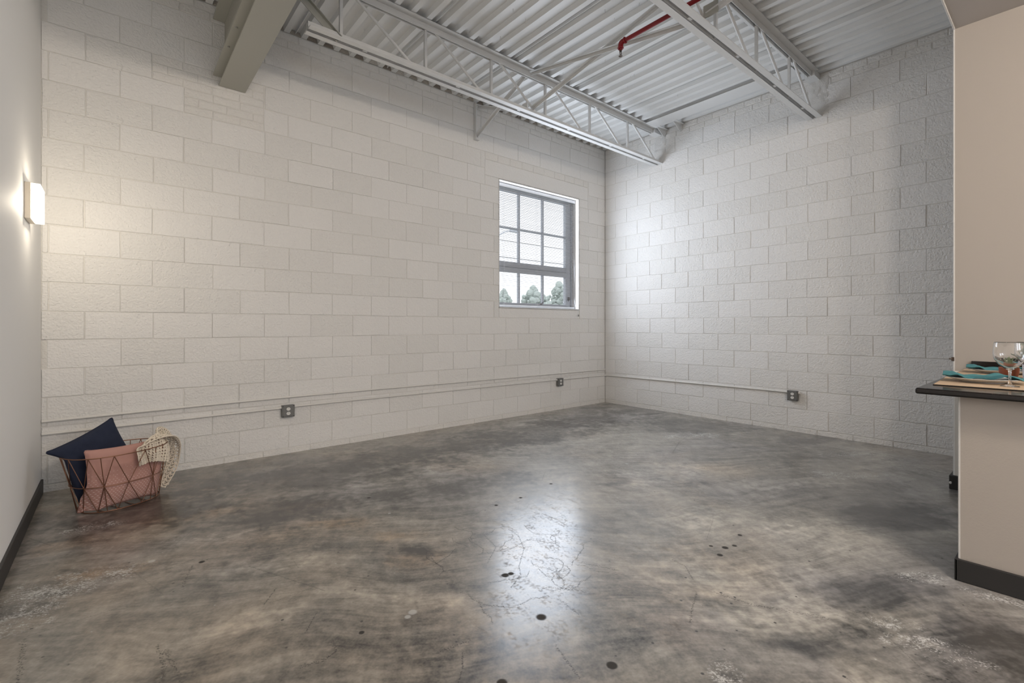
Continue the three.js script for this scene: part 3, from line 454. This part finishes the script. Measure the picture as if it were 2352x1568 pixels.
// ------------------------------------------------------------------ wire basket with cushions and throw
const BK = { pos: [-5.738, 0, 0.567], turn: 27 * Math.PI / 180, s0: -5.37, t0: -2.10 };
const ringAt = h => { const k = h / 0.355; return { a: 0.215 + 0.060 * k, b: 0.168 + 0.052 * k, cs: 0.01 - 0.025 * k, ct: -0.01 + 0.012 * k }; };
{
  const g = thing('wire_basket', 'oval copper wire basket with diamond mesh standing in the corner', 'basket', BK.pos, BK.turn);
  const pt = (ang, h) => { const r = ringAt(h), c = Math.cos(ang), s = Math.sin(ang), e = 0.86; return V(r.cs + r.a * Math.sign(c) * Math.abs(c) ** e, h + 0.0035, r.ct + r.b * Math.sign(s) * Math.abs(s) ** e); };
  const ring = (h, rad) => tube(Array.from({ length: 48 }, (_, i) => pt(i / 48 * Math.PI * 2, h)), rad, 120, 8, true);
  part(g, 'top_ring', ring(0.355, 0.0032), M.copper); part(g, 'middle_ring', ring(0.165, 0.0026), M.copper); part(g, 'bottom_ring', ring(0.0, 0.0032), M.copper);
  const n = 12, st = Math.PI * 2 / n;
  for (let i = 0; i < n; i++) {
    const a = i * st + 0.12;
    for (const o of i % 2 ? [-0.5, 0.5] : [-0.5, 0, 0.5]) { part(g, 'wire', rod(pt(a, 0.165), pt(a + o * st * 1.0, 0.355), 0.0023, 6), M.copper); part(g, 'wire', rod(pt(a, 0.165), pt(a + o * st, 0.0), 0.0023, 6), M.copper); }
  }
  for (let k = -2; k <= 2; k++) part(g, 'base_wire', rod(V(0.01 + k * 0.075, 0.0035, -0.01 - 0.168 * Math.sqrt(1 - (k * 0.075 / 0.215) ** 2)), V(0.01 + k * 0.075, 0.0035, -0.01 + 0.168 * Math.sqrt(1 - (k * 0.075 / 0.215) ** 2)), 0.0023, 6), M.copper);
}
function cushion(w, h, thick, wr, seedOff) {              // two puffed faces joined at a pinched seam
  const N = 44, pos = [], uv = [], idx = [];
  for (const side of [1, -1]) for (let j = 0; j <= N; j++) for (let i = 0; i <= N; i++) {
    const u = i / N * 2 - 1, v = j / N * 2 - 1, c = 0.07;
    const x = u * (1 - c * (1 - v * v) * u * u), y = v * (1 - c * (1 - u * u) * v * v);
    const puff = Math.pow(Math.max(0, (1 - u * u) * (1 - v * v)), 0.42);
    const crease = (fbm(u * 2.2 + seedOff, v * 2.2 + side, 3) - 0.5) * wr * 2 * puff + wr * 0.5 * Math.sin(6 * Math.atan2(v, u) + seedOff) * Math.pow(Math.hypot(u, v) / 1.41, 3) * puff;
    pos.push(x * w / 2, y * h / 2, side * (thick / 2 * puff + crease) + 0.0008 * side); uv.push(i / N, j / N);
  }
  const S = (N + 1) * (N + 1);
  for (let s = 0; s < 2; s++) for (let j = 0; j < N; j++) for (let i = 0; i < N; i++) { const a = s * S + j * (N + 1) + i, b = a + 1, c = a + N + 1, d = c + 1; s ? idx.push(a, c, b, b, c, d) : idx.push(a, b, d, a, d, c); }
  const g = new THREE.BufferGeometry(); g.setAttribute('position', new THREE.Float32BufferAttribute(pos, 3)); g.setAttribute('uv', new THREE.Float32BufferAttribute(uv, 2)); g.setIndex(idx); g.computeVertexNormals(); return g;
}
const seamOf = (w, h) => { const p = [], c = 0.07; for (let k = 0; k < 4; k++) for (let i = 0; i < 12; i++) { const t = i / 12 * 2 - 1, [u, v] = [[t, -1], [1, t], [-t, 1], [-1, -t]][k]; p.push(V(u * (1 - c * (1 - v * v) * u * u) * w / 2, v * (1 - c * (1 - u * u) * v * v) * h / 2, 0)); } return tube(p, 0.0028, 160, 6, true); };
const weave = dataTexture(grey(128, (u, v) => 0.5 + 0.25 * Math.sin(u * Math.PI * 64) * Math.sin(v * Math.PI * 64) + 0.2 * (vnoise(u * 64, v * 64, 64) - 0.5)), 128, 128, false, 4);
function posed(name, label, cat, w, h, thick, wr, off, s, y, t, tilt, roll, mat, tuck) {
  const g = thing(name, label, cat, BK.pos, BK.turn);
  const q = new THREE.Quaternion().setFromEuler(new THREE.Euler(tilt, 0, roll));
  const fit = geo => { geo.applyQuaternion(q).translate(s - BK.s0, y, t - BK.t0); const p = geo.attributes.position;   // soft filling gives way to the basket's wires
    for (let i = 0; i < p.count; i++) { const X = p.getX(i), Y = p.getY(i), Z = p.getZ(i), r = ringAt(Math.max(0, Math.min(0.355, Y))), room = r.a * Math.sqrt(Math.max(0.05, 1 - ((Z - r.ct) / r.b) ** 2)) - 0.012, left = r.cs - room, k = 1 - smooth(0.33, 0.40, Y); if (tuck && X < left) p.setX(i, X + (left - X) * k); const front = r.ct + r.b * Math.sqrt(Math.max(0.06, 1 - ((p.getX(i) - r.cs) / r.a) ** 2)) - 0.007; if (Z > front) p.setZ(i, Z + (front - Z) * k); if (Y < 0.009) p.setY(i, 0.009); }
    geo.computeVertexNormals(); return geo; };
  part(g, 'cover', fit(cushion(w, h, thick, wr, off)), mat); part(g, 'piping', fit(seamOf(w, h)), mat); return g;
}
const navyMat = new THREE.MeshPhysicalMaterial({ color: lin(0.012, 0.018, 0.042), roughness: 0.9, bumpMap: weave, bumpScale: 0.001, sheen: 0.6, sheenRoughness: 0.5, sheenColor: lin(0.05, 0.09, 0.2) });
posed('navy_cushion', 'navy blue cushion leaning cornerwise out of the wire basket', 'cushion', 0.375, 0.385, 0.125, 0.014, 3.3, -5.468, 0.302, -2.155, -0.10, 23 * Math.PI / 180, navyMat, true);
const pinkMat = (() => {                                    // white triangles printed on pink, dense below and dying out upwards
  const c = document.createElement('canvas'); c.width = 1024; c.height = 1024; const x = c.getContext('2d');
  x.fillStyle = '#b58a80'; x.fillRect(0, 0, 1024, 1024); x.fillStyle = '#e6d6d0';
  for (let r = 0; r < 22; r++) { const y = 1010 - r * 34, k = 1 - r / 23; for (let q = 0; q < 23; q++) { if (r > 13 && HASH[r * 71 + q * 13] < (r - 13) / 8) continue; const cx = q * 46 + (r % 2 ? 23 : 0) + 8, s = 5 + 13 * k; x.beginPath(); x.moveTo(cx - s, y); x.lineTo(cx, y - s * 0.85); x.lineTo(cx + s, y); x.lineTo(cx, y - s * 0.2); x.closePath(); x.fill(); } }
  const t = new THREE.CanvasTexture(c); t.colorSpace = THREE.SRGBColorSpace; return new THREE.MeshStandardMaterial({ map: t, roughness: 0.85, bumpMap: weave, bumpScale: 0.0006 });
})();
posed('pink_cushion', 'dusty pink cushion printed with small white triangles inside the wire basket', 'cushion', 0.455, 0.385, 0.12, 0.012, 8.1, -5.372, 0.202, -2.010, -0.03, -0.02, pinkMat, false);
{
  const g = thing('knitted_throw', 'cream chunky knitted throw draped over the basket rim', 'blanket', BK.pos, BK.turn);
  const L = (s, h, t) => V(s - BK.s0, h, t - BK.t0);
  const path = new THREE.CatmullRomCurve3([L(-5.262, 0.262, -1.915), L(-5.258, 0.335, -1.925), L(-5.235, 0.395, -1.985), L(-5.17, 0.418, -2.05), L(-5.085, 0.405, -2.085), L(-5.045, 0.345, -2.095), L(-5.045, 0.25, -2.09), L(-5.075, 0.15, -2.07), L(-5.115, 0.045, -2.05)]);
  const wid = new THREE.CatmullRomCurve3([V(0.085, -0.01, 0.008), V(0.11, 0.01, -0.01), V(0.12, 0.02, -0.05), V(0.085, 0.01, -0.125), V(0.035, 0.005, -0.145), V(0.02, 0, -0.13), V(0.015, 0, -0.10), V(0.012, 0, -0.07), V(0.006, 0, -0.035)]);
  const at = (u, v) => { const c = path.getPoint(u), w = wid.getPoint(u), tg = path.getTangent(u), nn = new THREE.Vector3().crossVectors(w, tg).normalize(); const fold = 0.020 * Math.sin(v * 4.6 + u * 5) * (0.4 + u) + 0.011 * Math.sin(v * 8 + u * 13 + 1); return c.addScaledVector(w, v).addScaledVector(nn, fold + 0.006).addScaledVector(V(0, -1, 0), v * v * 0.018); };
  const yarn = [], rows = 38, cols = 13;
  for (let r = 0; r <= rows; r++) { const p = []; for (let q = 0; q <= cols * 2; q++) { const v = q / cols - 1, u = Math.max(0, Math.min(1, (r + 0.42 * (q % 2 ? 1 : -1)) / rows)); const a = at(u, v); a.y += (q % 2 ? 0.002 : -0.002); p.push(a); } yarn.push(tube(p, 0.0043, cols * 5, 6)); }
  for (let q = 0; q <= cols; q += 1) { const p = []; for (let r = 0; r <= rows; r += 1) p.push(at(r / rows, Math.max(-1, Math.min(1, (q * 2 / cols - 1) + (r % 2 ? 0.012 : -0.012))))); yarn.push(tube(p, 0.0040, rows * 3, 6)); }
  part(g, 'knit', yarn, std([0.72, 0.64, 0.53], 0.95));
}

// ------------------------------------------------------------------ breakfast counter
{
  const g = thing('peninsula', 'beige half wall carrying the dark breakfast counter', 'half wall', [-2.79, 0, 4.30], 0, null, 'structure');
  part(g, 'half_wall', bx(0, 1.64, 0, CT - 0.03, 0, 0.75), M.greige);
  part(g, 'corner_bead', rbx(-0.002, 0.005, 0.10, CT - 0.031, -0.002, 0.005, 0.002), M.bead);
  part(g, 'baseboard', [rbx(-0.014, -0.001, 0.001, 0.10, -0.013, 0.75, 0.004), rbx(-0.014, 1.62, 0.001, 0.10, -0.014, -0.001, 0.004)], M.rubber);
}
const granite = (() => { const n = 512, d = new Uint8Array(n * n * 4); for (let j = 0; j < n; j++) for (let i = 0; i < n; i++) { const a = vnoise(i * 0.21, j * 0.21), b = vnoise(i * 0.07 + 9, j * 0.07); const v = a > 0.8 ? 0.03 : b > 0.7 ? 0.012 : 0.006; d.set([toS(v * 1.2), toS(v), toS(v * 0.95), 255], (j * n + i) * 4); } return dataTexture(d, n, n, true, 1 / 0.4); })();
const counterMat = new THREE.MeshStandardMaterial({ map: granite, roughness: 0.13 });
solo('countertop', [rbx(-2.87, -1.152, CT - 0.028, CT, 4.158, 5.15, 0.009, 4)], counterMat, 'polished dark stone counter slab on the beige half wall', 'countertop');
solo('backsplash', [rbx(-1.172, -1.151, CT + 0.0005, CT + 0.046, 4.175, 5.15, 0.002)], counterMat, 'low dark stone upstand behind the counter against the beige wall', 'backsplash');
{
  const matGeo = (w, d) => rbx(-w / 2, w / 2, 0, 0.003, -d / 2, d / 2, 0.0012, 2);
  const tan = new THREE.MeshStandardMaterial({ color: lin(0.50, 0.37, 0.25), roughness: 0.85, bumpMap: weave, bumpScale: 0.001 });
  const setPlace = (x, z, turn, a, b, c, px = x, pz = z) => {
    const p = thing('placemat', a, 'placemat', [x, CT + 0.0005, z], turn, 'placemats on the counter');
    part(p, 'mat', matGeo(0.50, 0.36).translate(0, 0.002, 0), tan); part(p, 'edge', rbx(-0.253, 0.253, 0, 0.003, -0.183, 0.183, 0.0012), M.rubber);
    const pl = thing('plate', b, 'plate', [px, CT + 0.0062, pz], 0, 'dinner plates');
    part(pl, 'dish', lathe([[0, 0.004], [0.085, 0.004], [0.1, 0.008], [0.138, 0.021], [0.140, 0.0225], [0.1375, 0.0235], [0.1, 0.0115], [0.085, 0.0075], [0, 0.0075]], 48), M.white); part(pl, 'foot', lathe([[0.07, 0], [0.075, 0], [0.076, 0.006], [0.069, 0.006], [0.07, 0]], 40), M.white);
    const nk = thing('napkin', c, 'napkin', [px + 0.002, CT + 0.0298, pz], turn + 0.08, 'folded napkins');
    const N = 26, pos = [], idx = [];
    for (let s = 0; s < 2; s++) for (let j = 0; j <= N; j++) for (let i = 0; i <= N; i++) { const u = i / N * 2 - 1, v = j / N * 2 - 1; const lift = 0.006 * smooth(0.75, 1, -v) - 0.006 * smooth(0.8, 1, v) + 0.014 * Math.exp(-((v + 0.72 + 0.1 * u) ** 2) * 45) + 0.013 * Math.exp(-((v - 0.45 + 0.12 * u) ** 2) * 22) + 0.003 * Math.sin(u * 4 + v * 8) + 0.0025 * Math.sin(u * 9 - v * 5); pos.push(u * 0.095 * (1 - 0.12 * v) * (1 - 0.15 * v * v), lift + s * 0.004, v * 0.150); }
    const S = (N + 1) ** 2; for (let s = 0; s < 2; s++) for (let j = 0; j < N; j++) for (let i = 0; i < N; i++) { const A = s * S + j * (N + 1) + i, B = A + 1, C = A + N + 1, D = C + 1; s ? idx.push(A, C, B, B, C, D) : idx.push(A, B, D, A, D, C); }
    const ed = []; for (let i = 0; i < N; i++) { ed.push([i, i + 1], [N * (N + 1) + i + 1, N * (N + 1) + i], [(i + 1) * (N + 1), i * (N + 1)], [i * (N + 1) + N, (i + 1) * (N + 1) + N]); } for (const [A, B] of ed) idx.push(A, A + S, B, B, A + S, B + S);
    const ng = new THREE.BufferGeometry(); ng.setAttribute('position', new THREE.Float32BufferAttribute(pos, 3)); ng.setIndex(idx); ng.computeVertexNormals(); ng.setAttribute('uv', new THREE.Float32BufferAttribute(new Float32Array(pos.length / 3 * 2), 2));
    part(nk, 'cloth', ng, std([0.055, 0.21, 0.235], 0.9, { side: THREE.DoubleSide }));
  };
  setPlace(-2.41, 4.365, 0.04, 'tan placemat with black edge nearest the counter end', 'white plate on the nearer placemat beside the front wine glass', 'teal napkin on the nearer plate', -2.385, 4.342);
  setPlace(-1.68, 4.355, 0.02, 'tan placemat with black edge nearer the beige wall', 'white plate on the placemat nearer the beige wall', 'teal napkin on the plate nearer the beige wall');
}
{
  const glass = new THREE.MeshPhysicalMaterial({ color: 0xffffff, roughness: 0.0, transmission: 1, thickness: 0.01, ior: 1.5 });
  const mk = (pos, label, k = 1) => { const g = thing('wine_glass', label, 'wine glass', pos, 0, 'stemmed wine glasses');
    part(g, 'glass', lathe([[0, 0.0008], [0.030, 0.0008], [0.0335, 0.002], [0.033, 0.0036], [0.016, 0.007], [0.0065, 0.013], [0.0048, 0.03], [0.0048, 0.062], [0.0062, 0.076], [0.02, 0.086], [0.038, 0.103], [0.054, 0.128], [0.058, 0.155], [0.0555, 0.188], [0.053, 0.206], [0.0521, 0.2075], [0.0512, 0.206], [0.0538, 0.188], [0.0563, 0.155], [0.0523, 0.129], [0.0365, 0.105], [0.019, 0.0885], [0.006, 0.083], [0, 0.082]], 48), glass); return g; };
  mk([-2.548, CT + 0.0062, 4.447], 'tall clear wine glass standing at the front of the counter');
  mk([-2.19, CT + 0.0005, 4.50], 'clear wine glass half hidden behind the front wine glass');
}
{
  const leafGeo = (len, wd, th, bend) => { const s = []; for (let i = 0; i <= 6; i++) { const t = i / 6, w = wd * Math.sin(Math.PI * Math.pow(t, 0.6) * 0.92 + 0.08) * (1 - 0.2 * t); s.push([t * len, bend * t * t * len, w]); } const v = [], q = []; for (let i = 0; i < 6; i++) { const [x0, y0, w0] = s[i], [x1, y1, w1] = s[i + 1]; const A = [x0, y0, -w0], B = [x0, y0 - th, 0], C = [x0, y0, w0], D = [x1, y1, -w1], E = [x1, y1 - th, 0], F = [x1, y1, w1]; for (const [a, b, c] of [[A, D, E], [A, E, B], [B, E, F], [B, F, C], [A, C, F], [A, F, D]]) v.push(...a, ...b, ...c); } const g = new THREE.BufferGeometry(); g.setAttribute('position', new THREE.Float32BufferAttribute(v, 3)); g.computeVertexNormals(); g.setAttribute('uv', new THREE.Float32BufferAttribute(new Float32Array(v.length / 3 * 2), 2)); return g; };
  const g1 = thing('potted_succulent', 'small succulent in a terracotta pot on the counter', 'potted plant', [-1.93, CT + 0.0005, 4.405]);
  part(g1, 'pot', lathe([[0, 0], [0.026, 0], [0.034, 0.006], [0.040, 0.03], [0.0415, 0.056], [0.040, 0.060], [0.037, 0.058], [0.036, 0.045], [0, 0.045]], 32), std([0.30, 0.085, 0.038], 0.75));
  const lg = leafGeo(0.05, 0.009, 0.005, 0.5), gm = std([0.16, 0.22, 0.11], 0.55);
  for (let k = 0; k < 16; k++) { const lay = Math.floor(k / 6); part(g1, 'leaf', lg, gm, [0, 0.047 + lay * 0.004, 0], [0, k * 2.4, 0.45 + lay * 0.35]); }
  const g2 = thing('potted_plant', 'leafy green plant in a white speckled pot at the picture edge', 'potted plant', [-2.02, CT + 0.0005, 4.505]);
  const speck = (() => { const n = 128, d = new Uint8Array(n * n * 4); for (let j = 0; j < n; j++) for (let i = 0; i < n; i++) { const s = vnoise(i * 0.6, j * 0.6) > 0.9; d.set(s ? [120, 110, 110, 255] : [226, 220, 220, 255], (j * n + i) * 4); } return dataTexture(d, n, n, true); })();
  part(g2, 'pot', lathe([[0, 0], [0.036, 0], [0.043, 0.008], [0.045, 0.05], [0.046, 0.094], [0.044, 0.097], [0.042, 0.094], [0.041, 0.08], [0, 0.08]], 36), new THREE.MeshStandardMaterial({ map: speck, roughness: 0.6 }));
  const lg2 = leafGeo(0.085, 0.010, 0.003, 0.15), dm = std([0.035, 0.085, 0.028], 0.5);
  for (let k = 0; k < 42; k++) part(g2, 'leaf', lg2, dm, [rr(-0.012, 0.012), 0.082 + rr(0, 0.03), rr(-0.012, 0.012)], [0, k * 2.4 + rr(-0.3, 0.3), rr(0.1, 1.35)]);
}
{
  const g = thing('door_stop', 'white tipped spring door stop on the black baseboard', 'door stop', [-1.166, 0.055, 4.075]);
  part(g, 'spring', rod(V(0, 0, 0), V(-0.045, 0, -0.002), 0.004, 8), M.nickel); part(g, 'tip', new THREE.CylinderGeometry(0.007, 0.008, 0.014, 12).rotateZ(Math.PI / 2), M.white, [-0.05, 0, -0.002]);
}
{
  const g = thing('wall_hook', 'tiny dark hook at the edge of the beige wall', 'hook', [-1.159, 0.915, 4.083]);
  part(g, 'plate', rbx(-0.008, 0.0, 0, 0.028, -0.012, 0.004, 0.002), M.bronze); part(g, 'peg', rod(V(-0.004, 0.016, -0.01), V(-0.012, 0.016, -0.022), 0.005, 8), M.bronze);
}

// ------------------------------------------------------------------ lamps of the kitchen side, behind and above the camera
function ceilingLamp(pos, label) {
  const g = thing('ceiling_light', label, 'lamp', pos, 0, 'flush kitchen ceiling lights');
  part(g, 'rim', lathe([[0.13, 0], [0.165, 0], [0.165, -0.02], [0.13, -0.02], [0.13, 0]], 32), M.nickel);
  part(g, 'lamp_dome', lathe([[0.155, -0.02], [0.15, -0.05], [0.12, -0.085], [0.06, -0.108], [0, -0.113]], 32), new THREE.MeshStandardMaterial({ color: lin(0.8, 0.8, 0.78), emissive: lin(1, 0.9, 0.75), emissiveIntensity: 2.5 }));
  const l = new THREE.PointLight(lin(1, 0.87, 0.74), KITCHEN, 0, 2); l.position.set(0, -0.07, 0); l.castShadow = true; l.shadow.radius = 8; g.add(l); l.name = 'kitchen_lamp';
}
ceilingLamp([-3.9, 3.289, 5.5], 'flush dome ceiling light nearest the open room');
ceilingLamp([-2.6, 3.289, 7.7], 'flush dome ceiling light nearest the beige wall');
ceilingLamp([-4.3, 3.289, 6.8], 'flush dome ceiling light between the other two');

// ------------------------------------------------------------------ outdoors
solo('ground', new THREE.CylinderGeometry(140, 140, 0.2, 64).translate(0, -1.1, 0), std([0.42, 0.42, 0.40], 0.95), 'pale ground outside the building', 'ground', 'structure');
function tree(x, z, h, r, label, seedOff) {
  const g = thing('tree', label, 'tree', [x, -1.0, z]);
  part(g, 'trunk', new THREE.CylinderGeometry(0.12, 0.22, h * 0.6, 10).translate(0, h * 0.3, 0), std([0.12, 0.10, 0.08], 0.9));
  const blobs = []; for (let i = 0; i < 150; i++) { const a = rnd() * 6.28, q = Math.sqrt(rnd()), y = rnd(), k = Math.sin(Math.PI * Math.min(1, 0.25 + y * 0.75)); const s = rr(0.12, 0.34) * r * 0.6; const b = new THREE.IcosahedronGeometry(s, 1); const p = b.attributes.position; for (let j = 0; j < p.count; j++) { const f = 0.8 + 0.5 * vnoise(p.getX(j) * 9 + i, p.getY(j) * 9 + p.getZ(j) * 7); p.setXYZ(j, p.getX(j) * f, p.getY(j) * f, p.getZ(j) * f); } b.computeVertexNormals(); blobs.push(b.translate(Math.cos(a) * q * r * k, h * (0.35 + 0.6 * y), Math.sin(a) * q * r * k)); }
  part(g, 'crown', blobs, std([0.40, 0.45, 0.41], 0.9));
}
tree(35.2, -40, 7.3, 2.4, 'pale bushy tree seen through the lower middle window pane', 1);
tree(41.0, -41, 8.5, 2.2, 'pale round tree seen through the lower right window pane', 2);
tree(30.4, -40, 6.9, 1.5, 'faint slender tree seen through the lower left window pane', 3);
{
  const g = thing('street_lamp', 'street lamp on a curved arm outside the window', 'street lamp', [9.0, -1.0, -15]);
  part(g, 'pole', new THREE.CylinderGeometry(0.06, 0.09, 6.6, 10).translate(0, 3.3, 0), M.winframe);
  part(g, 'arm', tube([V(0, 6.5, 0), V(0.6, 6.85, 0), V(1.2, 7.2, 0), V(1.65, 7.34, 0)], 0.03, 20, 8), M.winframe);
  part(g, 'head', rbx(1.55, 2.15, 7.26, 7.38, -0.1, 0.1, 0.04, 3), M.winframe);
}
{
  const g = thing('utility_line', 'thin overhead utility wires outside the window', 'wires', [0, -1, -15.6]);
  for (const x of [-8, 42]) part(g, 'pole', new THREE.CylinderGeometry(0.12, 0.16, 8, 10).translate(x, 4, 0), M.roof);
  for (const [y, z] of [[5.9, 0.3], [6.95, -0.3]]) part(g, 'wire', tube([V(-8, y + 0.1, z * 0.5), V(12, y, z), V(42, y + 0.1, z * 0.5)], 0.012, 40, 5), M.dark);
}

scene.traverse(o => { if (o.isMesh) { o.castShadow = true; o.receiveShadow = true; } });
renderer.render(scene, camera);
